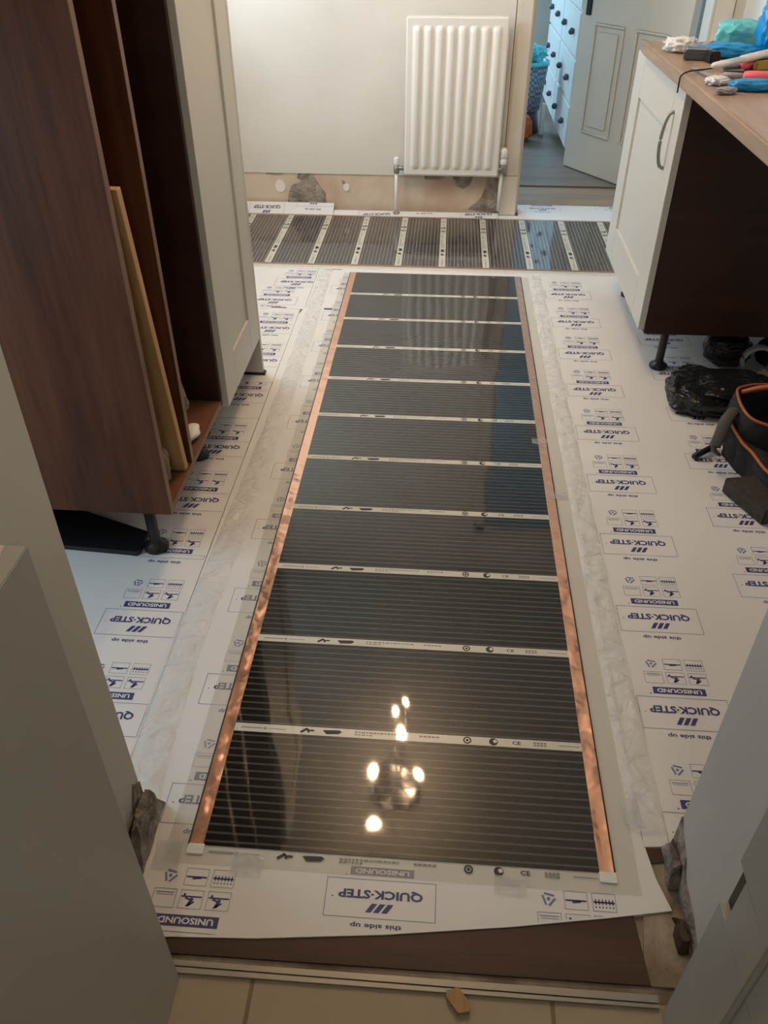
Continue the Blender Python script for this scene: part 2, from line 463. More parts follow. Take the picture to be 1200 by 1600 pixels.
def add_me(bm, me, x, y, z, mat_i):
    base = len(bm.verts); bm.verts.ensure_lookup_table()
    vs = [bm.verts.new((v.co.x + x, v.co.y + y, z)) for v in me.vertices]
    for p in me.polygons:
        try:
            f = bm.faces.new([vs[i] for i in p.vertices]); f.material_index = mat_i
        except ValueError: pass
def rect(bm, x0, x1, y0, y1, z=0, m=0, sk=0):
    f = bm.faces.new([bm.verts.new((x0, y0, z)), bm.verts.new((x1, y0, z)), bm.verts.new((x1 + sk, y1, z)), bm.verts.new((x0 + sk, y1, z))])
    f.material_index = m
def frame_r(bm, x0, x1, y0, y1, t=.0009, m=0, z=0):
    rect(bm, x0, x1, y0, y0 + t, z, m); rect(bm, x0, x1, y1 - t, y1, z, m)
    rect(bm, x0, x0 + t, y0 + t, y1 - t, z, m); rect(bm, x1 - t, x1, y0 + t, y1 - t, z, m)
def line_r(bm, p, q, t, m=0, z=0):
    p = Vector(p); q = Vector(q); d = (q - p).normalized(); n_ = Vector((-d.y, d.x)) * t / 2
    f = bm.faces.new([bm.verts.new((*(a), z)) for a in (p - n_, q - n_, q + n_, p + n_)]); f.material_index = m
    if f.normal.z < 0: f.normal_flip()
def disc_r(bm, x, y, r, m=0, z=0, r_in=0.0, n=14):
    for k_ in range(n):
        a, b = 2 * PI * k_ / n, 2 * PI * (k_ + 1) / n
        if r_in: pts = [(r_in, a), (r, a), (r, b), (r_in, b)]
        else: pts = [(0, a), (r, a), (r, b)]
        f = bm.faces.new([bm.verts.new((x + q * math.cos(c), y + q * math.sin(c), z)) for q, c in pts]); f.material_index = m

def make_stamp():
    """one repeat of the print, reading upright; 0 navy, 1 thin line, 2 white"""
    bm = BM()
    frame_r(bm, -.090, .090, -.040, .040, .0011, 1)
    add_me(bm, ME_QS, 0, -.010, 0, 0)
    for i in range(3): rect(bm, -.022 + i * .013, -.013 + i * .013, .010, .028, 0, 0, .010)
    disc_r(bm, .078, -.001, .0013, 0)
    add_me(bm, ME_TSU, .004, .054, 0, 0)
    rect(bm, -.053, .053, -.066, -.048, 0, 0); add_me(bm, ME_UNI, 0, -.057, .0002, 2)
    disc_r(bm, .059, -.048, .0016, 0)
    # three pictograms, then two and the recycling mark
    for i in range(3):
        x = -.045 + i * .045
        frame_r(bm, x - .019, x + .019, -.107, -.076, .0008, 1)
        if i < 2:
            line_r(bm, (x - .017, -.102 + .006), (x + .017, -.102 + .006), .0026, 0)
            line_r(bm, (x - .002, -.094), (x + .003, -.081), .0055, 0); line_r(bm, (x - .006, -.088), (x + .006, -.080), .003, 0)
            line_r(bm, (x + .002, -.091), (x + .010, -.094), .003, 0)
            disc_r(bm, x + .012, -.099, .0022, 0)
        else:
            line_r(bm, (x - .015, -.101), (x + .015, -.101), .0015, 1); line_r(bm, (x - .014, -.097), (x + .013, -.097), .001, 1)
    for i in range(2):
        x = -.045 + i * .045; y = -.129
        frame_r(bm, x - .019, x + .019, y - .015, y + .015, .0008, 1)
        line_r(bm, (x - .017, y), (x + .017, y), .0028, 0)
        if i == 0:
            for j in range(6): line_r(bm, (x - .014 + j * .0055, y - .005), (x - .014 + j * .0055, y + .004), .0018, 0); 
            for j in range(6): disc_r(bm, x - .014 + j * .0055, y + .008, .0014, 0, n=6)
        else:
            line_r(bm, (x - .008, y + .001), (x + .006, y + .003), .0035, 0)
    for j in range(3):
        a = PI / 2 + j * 2 * PI / 3; b = a + 2 * PI / 3 * .8
        line_r(bm, (.044 + .011 * math.cos(a), -.129 + .011 * math.sin(a)), (.044 + .011 * math.cos(b), -.129 + .011 * math.sin(b)), .0036, 1)
    disc_r(bm, .044, -.129, .003, 1)
    me = bpy.data.meshes.new('stamp'); bm.to_mesh(me); bm.free(); return me
STAMP = make_stamp()
# text parts as a light "SOUND" need their own slot: 0 navy, 1 line, 2 white
m_inkwhite = mat('white_print', (.80, .79, .77), .5)

def prints(parent, sheet_bm, stamps, clip, z, extra=None, rot=PI):
    bm = BM()
    cs, sn = math.cos(rot), math.sin(rot)
    for st_ in stamps:
        x, y = st_[:2]; sy = st_[2] if len(st_) > 2 else 1.0
        vs = [bm.verts.new((x + v.co.x * cs - v.co.y * sy * sn, y + v.co.x * sn + v.co.y * sy * cs, z + v.co.z)) for v in STAMP.vertices]
        for p in STAMP.polygons:
            if sy != 1.0 and p.center.y < -.07: continue
            try:
                f = bm.faces.new([vs[i] for i in p.vertices]); f.material_index = p.material_index
            except ValueError: pass
    if extra: extra(bm, z)
    # clip to the sheet outline: a list of half planes (point, outward normal)
    for co, no in clip:
        g = list(bm.verts) + list(bm.edges) + list(bm.faces)
        bmesh.ops.bisect_plane(bm, geom=g, plane_co=(co[0], co[1], 0), plane_no=(no[0], no[1], 0), clear_outer=True)
    for f in bm.faces:
        f.normal_update()
        if f.normal.z < 0: f.normal_flip()
    me = bpy.data.meshes.new('p'); sheet_bm.to_mesh(me); sheet_bm.free(); bm.from_mesh(me)
    return obj('foam_sheet', bm, [m_ink, m_inklt, m_inkwhite, m_under], parent)

def rect_clip(x0, x1, y0, y1, e=.003):
    return [((x0 + e, 0), (-1, 0)), ((x1 - e, 0), (1, 0)), ((0, y0 + e), (0, -1)), ((0, y1 - e), (0, 1))]

def sheet(name, label, pts, z0, z1, stamps, clip, extra=None, rot=PI, group=None, lift=0.0):
    cx = sum(p[0] for p in pts) / len(pts); cy = sum(p[1] for p in pts) / len(pts)
    t = thing(name, label, 'underlay', (cx, cy, z0), group)
    bm = BM(); prism(bm, pts, z0, z1, 3)
    o = prints(t, bm, stamps, clip, z1 + .0004, extra, rot)
    if lift:
        b3 = BM(); b3.from_mesh(o.data); y_ = 4.112 - cy
        bmesh.ops.bisect_plane(b3, geom=list(b3.verts) + list(b3.edges) + list(b3.faces), plane_co=(0, y_, 0), plane_no=(0, 1, 0))
        for v in b3.verts:
            if v.co.y > y_: v.co.z += (v.co.y - y_) * lift
        b3.to_mesh(o.data); b3.free()
    return t
def sq(x0, x1, y0, y1): return [(x0, y0), (x1, y0), (x1, y1), (x0, y1)]
ZS = .0035
DY = .2615
# left column, four pieces
sheet('underlay_sheet', 'printed white underlay piece nearest the left wall end, below the walnut larder', sq(-1.24, -.545, .79, 1.468), -.003, ZS,
      [(-.638, 1.233), (-.638, 1.233 - DY), (-.638 , 1.233 + DY)], rect_clip(-1.24, -.545, .79, 1.468))
sheet('underlay_sheet', 'printed underlay piece in bluish light below the open walnut larder front', sq(-1.24, -.545, 1.470, 2.12), -.003, ZS,
      [(-.636, 1.686 - DY), (-.636, 1.686), (-.636, 1.946), (-.636, 2.207)], rect_clip(-1.24, -.545, 1.47, 2.12))
sheet('underlay_sheet', 'printed underlay piece below the foot of the white panel', sq(-1.24, -.545, 2.122, 2.352), -.003, ZS,
      [(-.627, 2.255)], rect_clip(-1.24, -.545, 2.122, 2.352))
sheet('underlay_sheet', 'printed underlay piece beside and behind the foot of the white panel', sq(-1.24, -.5445, 2.354, 2.944), -.003, ZS,
      [(-.625, 2.50), (-.625, 2.50 + DY), (-.625, 2.50 + 2 * DY)], rect_clip(-1.24, -.5445, 2.354, 2.944))
def marks(bm, z):
    rect(bm, -.660, -.600, 2.952, 2.960, z, 0)
sheet('underlay_sheet', 'printed underlay piece next to the crosswise film, left of the tape', sq(-1.24, -.5295, 2.946, 3.374), -.003, ZS,
      [(-.60, 3.21), (-.66, 3.02)], rect_clip(-1.24, -.5295, 2.946, 3.374), marks)
# middle, under the long film
front = [(-.445, .562), (-.373, .569), (-.243, .576), (-.044, .596), (.157, .623), (.31, .648), (.414, .667), (.398, .72), (.388, .79), (.388, 3.375), (-.528, 3.375), (-.528, 2.96), (-.543, 2.9), (-.543, .80), (-.462, .78), (-.452, .70)]
st = [(-.36, 1.06 + DY * i) for i in range(-2, 9)] + [(-.054, .651, .80), (.262, .543)]
def marks2(bm, z):
    rect(bm, -.452, -.418, 2.948, 2.962, z, 0); rect(bm, -.50, -.43, 3.365, 3.371, z, 0)
t_mid = sheet('underlay_sheet', 'large printed underlay sheet lying under the long heating film', front, -.003, ZS, st,
      [((-.541, 0), (-1, 0)), ((.385, 0), (1, 0)), ((-.373, .572), (.07, -.9975)), ((-.044, .598), (.115, -.993)), ((.24, .6395), (.16, -.987)), ((0, 3.372), (0, 1))], marks2)
# right sheet
sheet('underlay_sheet', 'wide printed underlay sheet covering the floor right of the long film', [(.389, .775), (.433, .778), (1.24, .778), (1.24, 3.375), (.389, 3.375)], -.003, ZS,
      [(.522, 1.066 - DY)] + [(.522 - .0012 * i, 1.066 + DY * i) for i in range(9)] + [(.815, 1.195 + DY * i) for i in range(0, 8)], rect_clip(.389, 1.24, .778, 3.375))
# strips along the back wall, partly under the crosswise film
BY0, BY1 = 3.377, 4.172
sheet('underlay_sheet', 'printed underlay strip at the back wall, leftmost before the bare plaster', sq(-1.24, -.56, BY0, 4.172), -.003, ZS,
      [(-.90, 4.135), (-.66, 4.19)], rect_clip(-1.24, -.56, 4.06, 4.172), lift=.60)
sheet('underlay_sheet', 'printed underlay strip at the back wall below the radiator', sq(-.558, .268, BY0, 4.150), -.003, ZS,
      [(-.34, 4.11), (.17, 4.13), (-.10, 4.19)], rect_clip(-.558, .268, 4.06, 4.15), None, PI + .06, lift=.25)
sheet('underlay_sheet', 'printed underlay strip running into the far doorway', [(.270, BY0), (1.24, BY0), (1.24, 4.17), (1.11, 4.17), (1.11, 4.335), (.370, 4.335), (.370, 4.15), (.270, 4.15)], -.003, ZS,
      [(.50, 4.27), (.86, 4.33)], rect_clip(.372, 1.1, 4.10, 4.335), None, PI)

# ------------------------------------------------------------------ long heating film
FX0, FX1 = -.387, .330; CW = .024
FY0, FP, FN = .722, .2376, 11
FZ = ZS + .0022
film = thing('heating_film', 'long black underfloor heating film with copper side strips running down the room', 'heating film', (FX0, FY0, FZ))
bm = BM(); prism(bm, [(FX0 - .038, FY0 - .034), (FX1 + .040, FY0 - .034), (FX1 + .034, FY0 + FP * FN), (FX0 - .030, FY0 + FP * FN)], FZ - .0014, FZ - .0006, 3)
MARGIN = bm
SEPH = .019
for i in range(FN):
    y0 = FY0 + FP * i + (SEPH if i else 0); y1 = FY0 + FP * (i + 1)
    bm = BM(); box(bm, FX0 + CW, FX1 - CW, y0, y1, FZ - .0006, FZ + .0004); obj('carbon_panel', bm, m_carbon, film)
def film_marks(bm, L, z, h):
    """print of one band along local x from 0..L; 0 grey 1 black"""
    q = h / .0145
    rect(bm, .012 * 1, .055, .006 * q, .008 * q, z, 0); disc_r(bm, .060, .007 * q, .0022 * q, 0, z)
    rect(bm, .066, .10, .0063 * q, .0075 * q, z, 0)
    line_r(bm, (.130, .004 * q), (.142, .011 * q), .004 * q, 1, z); line_r(bm, (.142, .011 * q), (.146, .004 * q), .003 * q, 1, z); line_r(bm, (.146, .008 * q), (.156, .008 * q), .003 * q, 1, z)
    f = bm.faces.new([bm.verts.new((a, b * q, z)) for a, b in ((.172, .010), (.180, .003), (.204, .004), (.210, .008), (.205, .011))]); f.material_index = 1
    x = .235
    for g_ in range(26):
        w_ = random.uniform(.003, .009); 
        if x > .335: break
        rect(bm, x, x + w_, .0085 * q, .0108 * q, z, 0)
        if x < .27: rect(bm, x, x + w_, .0042 * q, .0062 * q, z, 0)
        x += w_ + .0022
    for g_ in range(5): rect(bm, .360 + g_ * .008, .366 + g_ * .008, .008 * q, .0105 * q, z, 0)
    disc_r(bm, .452, .0075 * q, .0062 * q, 1, z, .0040 * q); disc_r(bm, .452, .0075 * q, .0022 * q, 1, z)
    disc_r(bm, .502, .0075 * q, .0065 * q, 1, z); disc_r(bm, .505, .0085 * q, .003 * q, 2, z + .0001)
    add_me(bm, ME_CE, .546, .0075 * q, z, 1)
    for g_ in range(4): rect(bm, .578 + g_ * .0065, .583 + g_ * .0065, .008 * q, .011 * q, z, 0); rect(bm, .578 + g_ * .0065, .583 + g_ * .0065, .004 * q, .0068 * q, z, 0)
    if L > .62: rect(bm, .625, .665, .0065 * q, .0078 * q, z, 0)
def place(bm, f, M):
    b2 = BM(); f(b2)
    vs = {}
    for v in b2.verts: vs[v] = bm.verts.new(M @ v.co)
    for fc in b2.faces:
        nf = bm.faces.new([vs[v] for v in fc.verts]); nf.material_index = fc.material_index
    b2.free()
LB = FX1 - FX0 - 2 * CW
for i in range(1, FN):
    y0 = FY0 + FP * i
    bm = BM(); box(bm, FX0 + CW, FX1 - CW, y0, y0 + SEPH, FZ - .0006, FZ + .0006, 0, 2)
    place(bm, lambda q: film_marks(q, LB, 0, SEPH), Matrix.Translation((FX0 + CW, y0, FZ + .0008))); obj('printed_band', bm, [m_inkgrey, m_inkblack, m_sep], film)
place(MARGIN, lambda q: film_marks(q, LB, 0, .018), Matrix.Translation((FX0 + CW, FY0 - .020, FZ + .0002))); obj('clear_margin', MARGIN, [m_inkgrey, m_inkblack, m_sep, m_margin], film)
for x0 in (FX0, FX1 - CW):
    bm = BM()
    box(bm, x0, x0 + CW, FY0, FY0 + FP * FN, FZ - .0006, FZ + .0007)
    obj('copper_strip', bm, m_copper, film)
    ox = FX0 - .003 if x0 == FX0 else FX1
    bm = BM(); box(bm, ox, ox + .003, FY0, FY0 + FP * FN, FZ - .0006, FZ + .0006); obj('black_edge', bm, m_black, film)
    bm = BM(); box(bm, x0 - .001, x0 + CW + .003, FY0 - .018, FY0 + .001, FZ - .0004, FZ + .0022, .0008); obj('terminal', bm, m_beadw, film)

# ------------------------------------------------------------------ crosswise film at the far end
GX0, GX1, GY0, GY1 = -1.14, 1.17, 3.415, 4.085; GZ = ZS + .0020
film2 = thing('heating_film', 'heating film laid crosswise along the back wall below the radiator', 'heating film', (GX0, GY0, GZ))
bm = BM(); box(bm, GX0, GX1, GY0 - .028, GY1 + .015, GZ - .0014, GZ - .0006); obj('clear_margin', bm, m_margin, film2)
seps = [-.968 + .1905 * i for i in range(12)]
edges = [GX0] + seps + [GX1]
for i in range(len(edges) - 1):
    a = edges[i] + (.029 if i else 0); b = edges[i + 1]
    if b - a < .02: continue
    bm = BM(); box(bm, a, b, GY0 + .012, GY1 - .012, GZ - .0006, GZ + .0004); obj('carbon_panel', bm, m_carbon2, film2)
for s in seps:
    if s + .029 > GX1: continue
    bm = BM(); box(bm, s, s + .029, GY0 + .012, GY1 - .012, GZ - .0006, GZ + .0006, 0, 2)
    place(bm, lambda q: film_marks(q, .60, 0, .029), Matrix.Translation((s + .029, GY0 + .015, GZ + .0008)) @ Matrix.Rotation(PI / 2, 4, 'Z')); obj('printed_band', bm, [m_inkgrey, m_inkblack, m_sep], film2)
for y0 in (GY0, GY1 - .012):
    bm = BM(); box(bm, GX0, GX1, y0, y0 + .012, GZ - .0006, GZ + .0006); obj('copper_strip', bm, m_copper2, film2)

# ------------------------------------------------------------------ tapes
def tape(name, label, pts, w0, w1, z, amp, m, group=None, nx=7, step=.012):
    bm = BM(); rows = []
    pts = spline([(p[0], p[1], 0) for p in pts], 40)
    L = sum((pts[i + 1] - pts[i]).length for i in range(len(pts) - 1)); n_ = len(pts)
    for i, p in enumerate(pts):
        t = (pts[min(i + 1, n_ - 1)] - pts[max(i - 1, 0)]).normalized(); s = Vector((t.y, -t.x, 0))
        w_ = w0 + (w1 - w0) * i / (n_ - 1)
        row = []
        for j in range(nx):
            u = j / (nx - 1) - .5
            q = p + s * (u * w_ + .004 * noise.noise(Vector((p.y * 9, j, 1))))
            e = 1 - abs(2 * u) ** 4
            q.z = z + amp * e * (.55 + .9 * noise.noise(Vector((q.x * 34, q.y * 26, 3)))) if e > 0 else z
            q.z = max(q.z, z + .0002)
            row.append(bm.verts.new(q))
        rows.append(row)
    for a, b in zip(rows[:-1], rows[1:]):
        for j in range(nx - 1): bm.faces.new((a[j], a[j + 1], b[j + 1], b[j])).smooth = True
    for f in bm.faces:
        f.normal_update()
        if f.normal.z < 0: f.normal_flip()
    o = obj(name, bm, m, None, True); prop(o, label, 'tape', group); return o
tape('adhesive_tape', 'long crinkled shiny tape strip over the underlay seam left of the long film', [(-.495, 3.36), (-.488, 2.6), (-.492, 1.9), (-.505, 1.45), (-.515, 1.15), (-.508, .90), (-.50, .80)], .055, .078, ZS + .0008, .011, m_tape)
tape('adhesive_tape', 'long crinkled shiny tape strip over the underlay seam right of the long film', [(.392, 3.36), (.392, 2.6), (.396, 1.9), (.399, 1.3), (.402, 1.0), (.404, .80)], .05, .062, ZS + .0008, .009, m_tape)
def patch(label, c, sx, sy, rz, z, m=None):
    bm = BM(); nx, ny = 14, 9; g = []
    M = Matrix.Translation((c[0], c[1], 0)) @ Matrix.Rotation(rz, 4, 'Z')
    for i in range(nx + 1):
        g.append([])
        for j in range(ny + 1):
            q = M @ Vector(((i / nx - .5) * sx, (j / ny - .5) * sy, 0)); q.z = z + .0012 * abs(noise.noise(Vector((q.x * 60, q.y * 60, 0))))
            g[-1].append(bm.verts.new(q))
    for i in range(nx):
        for j in range(ny): bm.faces.new((g[i][j], g[i + 1][j], g[i + 1][j + 1], g[i][j + 1])).smooth = True
    o = obj('adhesive_tape', bm, m or m_tapep, None, True); prop(o, label, 'tape')
patch('short clear tape piece on the film end left of the UNISOUND print', P(387, 1352, FZ)[:2], .052, .036, -.1, FZ + .0012)
patch('short clear tape piece on the film end right of the UNISOUND print', P(797, 1384, FZ)[:2], .052, .030, -.06, FZ + .0012)
patch('ribbed shiny tape piece over the right film margin near the broken floor', P(985, 1272, FZ)[:2], .030, .050, .05, FZ + .0082)
patch('clear tape piece over the left copper strip end', P(262, 1335, FZ)[:2], .045, .05, .05, FZ + .0012)
for (px, py, tx) in ((843, 690, 'narrow clear tape tab across the right film margin, farther one'), (872, 775, 'narrow clear tape tab across the right film margin, nearer one')):
    patch(tx, P(px, py, FZ)[:2], .045, .03, .02, FZ + .0010)

# ------------------------------------------------------------------ left: walnut larder, pine board, white larder door, end panel
LX = -.600
lar = thing('larder_cabinet', 'tall walnut larder carcass with its front open, at left', 'cabinet', (-.9, 1.7, 0))
bm = BM(); box(bm, -1.235, LX, 1.440, 1.458, .150, 2.10, .001, mat=0)
o = obj('side_panel', bm, m_walnut, lar)
bm = BM(); box(bm, LX - .0005, LX + .0012, 1.440, 1.458, .150, 2.10); obj('edging', bm, m_walnut_edge, o)
bm = BM(); box(bm, -1.235, LX, 1.630, 1.648, .168, 2.10, .001); o = obj('divider_panel', bm, m_walnut, lar)
bm = BM(); box(bm, LX - .0005, LX + .0012, 1.630, 1.648, .168, 2.10); obj('edging', bm, m_walnut_edge, o)
bm = BM(); box(bm, -1.235, LX, 1.935, 1.953, .168, 2.10, .001); obj('side_panel', bm, m_darkwalnut, lar)  # darker laminate than the front panels, paints the interior shade
bm = BM(); box(bm, -1.235, LX, 1.458, 1.953, .150, .168, .001); obj('base_panel', bm, m_walnut_y, lar)
bm = BM(); box(bm, -1.235, LX, 1.458, 1.935, 2.082, 2.10, .001); obj('top_panel', bm, m_walnut_y, lar)
bm = BM(); box(bm, -1.235, -1.225, 1.458, 1.935, .168, 2.082); obj('back_panel', bm, m_darkwalnut, lar)  # darker laminate again, shade of the larder interior put into the colour
def cab_leg(parent, x, y, z1):
    bm = BM()
    lathe(bm, [(.026, 0), (.030, .003), (.030, .012), (.017, .020), (.0135, .03), (.0135, z1 - .012), (.028, z1 - .010), (.028, z1)], (x, y, ZS), 16)
    obj('leg', bm, m_black, parent)
for x, y in ((-.675, 1.490), (-1.18, 1.49), (-.675, 1.90), (-1.18, 1.9)): cab_leg(lar, x, y, .150 - ZS)

bm = BM()
a = P(118, 861); b = P(247, 872); c_ = P(233, 846); d = P(96, 806)
prism(bm, [(-1.16, 1.484), (-.715, 1.456), (-.708, 1.462), (-.708, 1.535), (-1.145, 1.70)], ZS + .0005, ZS + .014)
o = obj('plinth_board', bm, m_black); prop(o, 'loose black board lying on the floor under the walnut larder', 'board')

# pine board leaning inside the larder front
bm = BM()
def slanted(bm, p0, p1, wx, wy, m=0):
    p0 = Vector(p0); p1 = Vector(p1); vs = []
    for p in (p0, p1):
        vs.append([bm.verts.new(p + Vector((dx * wx / 2, dy * wy / 2, 0))) for dx, dy in ((-1, -1), (1, -1), (1, 1), (-1, 1))])
    bm.faces.new(vs[0][::-1]); bm.faces.new(vs[1])
    for k_ in range(4): bm.faces.new((vs[0][k_], vs[0][(k_ + 1) % 4], vs[1][(k_ + 1) % 4], vs[1][k_]))
    es = list(bm.edges); bmesh.ops.bevel(bm, geom=es, offset=.0015, segments=1, affect='EDGES')
slanted(bm, (-.632, 1.602, .1695), (-.628, 1.500, .865), .056, .022)
o = obj('pine_board', bm, m_pine); prop(o, 'narrow pale pine board leaning in the open front of the walnut larder', 'board')
bm = BM(); blob(bm, (-.660, 1.520, .235), (.045, .040, .070), .16, 2.2, 4, 3, True, zmin=.169)
o = obj('plastic_bag', bm, m_wrap); prop(o, 'crumpled clear plastic in the bottom corner of the larder before the pine board', 'bag')
bm = BM(); blob(bm, (-.74, 1.77, .262), (.10, .065, .10), .18, 2.2, 4, 8, True, zmin=.169, rz=.4)
o = obj('plastic_bag', bm, m_wrap); prop(o, 'brown tinted plastic bag on the larder floor behind the pine board', 'bag')
bm = BM(); blob(bm, (-.630, 1.745, .184), (.022, .040, .014), .2, 4, 3, 5, True, zmin=.169)
o = obj('paper_scrap', bm, m_filler); prop(o, 'white crumpled scrap on the larder floor behind the pine board', 'paper')

def shaker_door(parent, name, x_face, x_back, y0, y1, z0, z1, fw, rec):
    """door in a plane x = const; frame with a recessed middle panel"""
    bm = BM()
    s = 1 if x_face > x_back else -1
    xr = x_face - s * rec
    def bx_(xa, xb, *r): box(bm, min(xa, xb), max(xa, xb), *r)
    bx_(x_face, x_back, y0, y0 + fw, z0, z1, .0012); bx_(x_face, x_back, y1 - fw, y1, z0, z1, .0012)
    bx_(x_face, x_back, y0 + fw, y1 - fw, z0, z0 + fw, .0006); bx_(x_face, x_back, y0 + fw, y1 - fw, z1 - fw, z1, .0006)
    bx_(xr, x_back, y0 + fw, y1 - fw, z0 + fw, z1 - fw)
    return obj(name, bm, m_doorw, parent)
ld = thing('larder_cabinet', 'tall larder with a white framed door, right of the open walnut larder', 'cabinet', (-.9, 2.17, 0))
shaker_door(ld, 'door', LX + .016, LX - .006, 1.957, 2.400, .138, 2.10, .115, .007)
bm = BM(); box(bm, -1.235, LX - .0065, 1.955, 1.973, .15, 2.10); box(bm, -1.235, LX - .0065, 2.360, 2.378, .15, 2.10); box(bm, -1.235, LX - .0065, 1.973, 2.36, .15, .168)
obj('body', bm, m_walnut, ld)
bm = BM(); box(bm, -1.235, LX + .016, 2.402, 2.421, .012, 2.10, .001); o = obj('end_panel', bm, m_doorw, ld)
bm = BM(); box(bm, -1.235, LX + .022, 2.399, 2.424, ZS + .0004, .012); obj('foot_seal', bm, m_black, o)
for x, y in ((-.70, 2.02), (-1.18, 2.02)): cab_leg(ld, x, y, .150 - ZS)

# ------------------------------------------------------------------ right: base cabinet, worktop
bc = thing('base_cabinet', 'kitchen base cabinet with white framed door and dark walnut side, at right', 'cabinet', (.95, 2.87, 0))
d_ = shaker_door(bc, 'door', .645, .665, 2.500, 3.235, .165, .862, .125, .008)
bm = BM(); tube(bm, spline([(.645, 2.590, .795), (.632, 2.590, .786), (.624, 2.590, .755), (.621, 2.590, .715), (.624, 2.590, .675), (.632, 2.590, .648), (.645, 2.590, .640)], 6), .0052, 10)
obj('handle', bm, m_steel, d_)
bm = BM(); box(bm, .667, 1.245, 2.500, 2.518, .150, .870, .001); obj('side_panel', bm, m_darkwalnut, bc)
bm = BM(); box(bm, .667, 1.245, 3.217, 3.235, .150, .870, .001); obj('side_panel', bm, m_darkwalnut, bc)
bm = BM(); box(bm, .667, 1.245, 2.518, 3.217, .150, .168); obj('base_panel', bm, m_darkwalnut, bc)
for x, y in ((.752, 2.556), (1.19, 2.556), (.752, 3.17), (1.19, 3.17)): cab_leg(bc, x, y, .150 - ZS)
WT = .908
bm = BM(); box(bm, .622, 1.248, .780, 3.090, .870, WT, .006, seg=3)
o = obj('worktop', bm, m_worktop); prop(o, 'light beech worktop on the right base cabinet, scattered with tools and packets', 'worktop')
# thin cable hanging over the worktop edge
bm = BM(); tube(bm, spline([(.80, 2.62, WT + .004), (.70, 2.53, WT + .006), (.640, 2.49, WT + .006), (.618, 2.485, WT - .004), (.616, 2.485, .89), (.617, 2.487, .862)], 8), .0022, 8)
o = obj('thin_cable', bm, m_black); prop(o, 'thin black cable hanging over the worktop edge', 'cable')

# ------------------------------------------------------------------ clutter on the worktop
def col(name, c, rough=.4, bump=0.0, bs=30, metal=0):
    m = mat(name, c, rough, metal)
    if bump: k = N(m); k.bump(k.noise(k.coord(), bs, 3, .5, .5), bump, .01)
    return m
m_blue = col('bright_blue_polythene', (.005, .30, .78), .25, .6)
m_teal = col('turquoise_polythene', (.12, .62, .70), .25, .6)
m_pink = col('pink_grip', (.80, .16, .22), .4)
m_whitep = col('white_polythene', (.78, .82, .86), .25, .6)
m_navy = col('dark_slate_plastic', (.07, .09, .12), .35)
m_grey = col('grey_plastic', (.32, .33, .35), .4)
m_yellow = col('mustard_plastic', (.42, .30, .05), .4)
m_red = col('dull_red_card', (.35, .08, .05), .6)
def crumple(name, label, cat, c, s, m, seed, rz=0, amp=.3, freq=3, tilt=0, pw=.85):
    bm = BM(); blob(bm, (c[0], c[1], WT + s[2] * .9), s, amp, freq, 4, seed, True, pw, rz, WT + .0006, tilt)
    o = obj(name, bm, m); prop(o, label, cat); return o
def W(px, py, z=WT): p = P(px, py, z); return p
crumple('plastic_bag', 'crumpled clear-white bag at the far left corner of the worktop', 'bag', W(1063, 82), (.050, .034, .022), m_whitep, 1, -.3)
# silver-grey gadget, blue bags
def slab(name, label, cat, px, py, sx, sy, sz, rz, m, m2=None, zoff=0.0, bev=.004):
    p = W(px, py, WT + zoff); bm = BM()
    M = Matrix.Translation((p.x, p.y, WT + zoff + .0004)) @ Matrix.Rotation(rz, 4, 'Z')
    box(bm, -sx / 2, sx / 2, -sy / 2, sy / 2, 0, sz, bev, 0, M)
    if m2: box(bm, -sx / 2 + .006, sx / 2 - .006, -sy / 2 + .006, sy / 2 - .006, sz - .001, sz + .003, .001, 1, M)
    o = obj(name, bm, [m, m2] if m2 else m); prop(o, label, cat); return o
slab('plastic_case', 'flat dark case with a white lid near the worktop corner', 'case', 1088, 93, .075, .055, .026, -.2, m_navy, m_whitep)
slab('battery_pack', 'small black block beside the blue packet', 'battery', 1111, 98, .030, .045, .030, .2, m_black)
crumple('plastic_packet', 'bright blue flat packet below the turquoise bag', 'packet', W(1138, 90), (.085, .045, .020), m_blue, 11, -.1, .2)
crumple('plastic_bag', 'turquoise and white crumpled bag lying on the blue packet', 'bag', (W(1152, 76)[0], W(1152, 76)[1], 0), (.085, .045, .042), m_teal, 12, .5, .22, 2.0)
crumple('plastic_bag', 'tall upright deep blue bag at the right rear of the worktop', 'bag', W(1196, 88), (.034, .045, .085), m_blue, 14, .2, .25, 3)
crumple('cloth_bundle', 'white crumpled cloth behind the deep blue bag', 'cloth', (1.17, 3.00, 0), (.06, .05, .13), m_whitep, 15, 0, .3)
slab('cardboard_strip', 'dull red strip behind the turquoise bag', 'card', 1135, 70, .12, .03, .012, .5, m_red)
# knife-like hand tool: white blade arm, pink grip
def handtool(label, p0, p1, r0, r1, mA, mB, name='hand_tool'):
    t = thing(name, label, 'tool', (p0[0], p0[1], WT))
    p0 = Vector(p0); p1 = Vector(p1); mid = p0.lerp(p1, .45)
    bm = BM(); tube(bm, [p0, p0.lerp(mid, .15), mid], r0, 10, taper=[.3, 1, .9], flat=.6); obj('blade', bm, mA, t)
    bm = BM(); tube(bm, [mid, mid.lerp(p1, .1), mid.lerp(p1, .9), p1], r1, 12, taper=[.8, 1, 1.1, .7], flat=.8); obj('grip', bm, mB, t)
def WP(px, py, dz): p = P(px, py, WT + dz); return (p.x, p.y, WT + dz)
handtool('white pointed tool lying across the middle of the clutter', WP(1112, 104, .03), WP(1205, 82, .035), .014, .012, m_whitep, m_whitep)
handtool('tool with a pink grip lying right of the grey cutter', WP(1125, 117, .012), WP(1208, 122, .015), .013, .017, m_grey, m_pink)
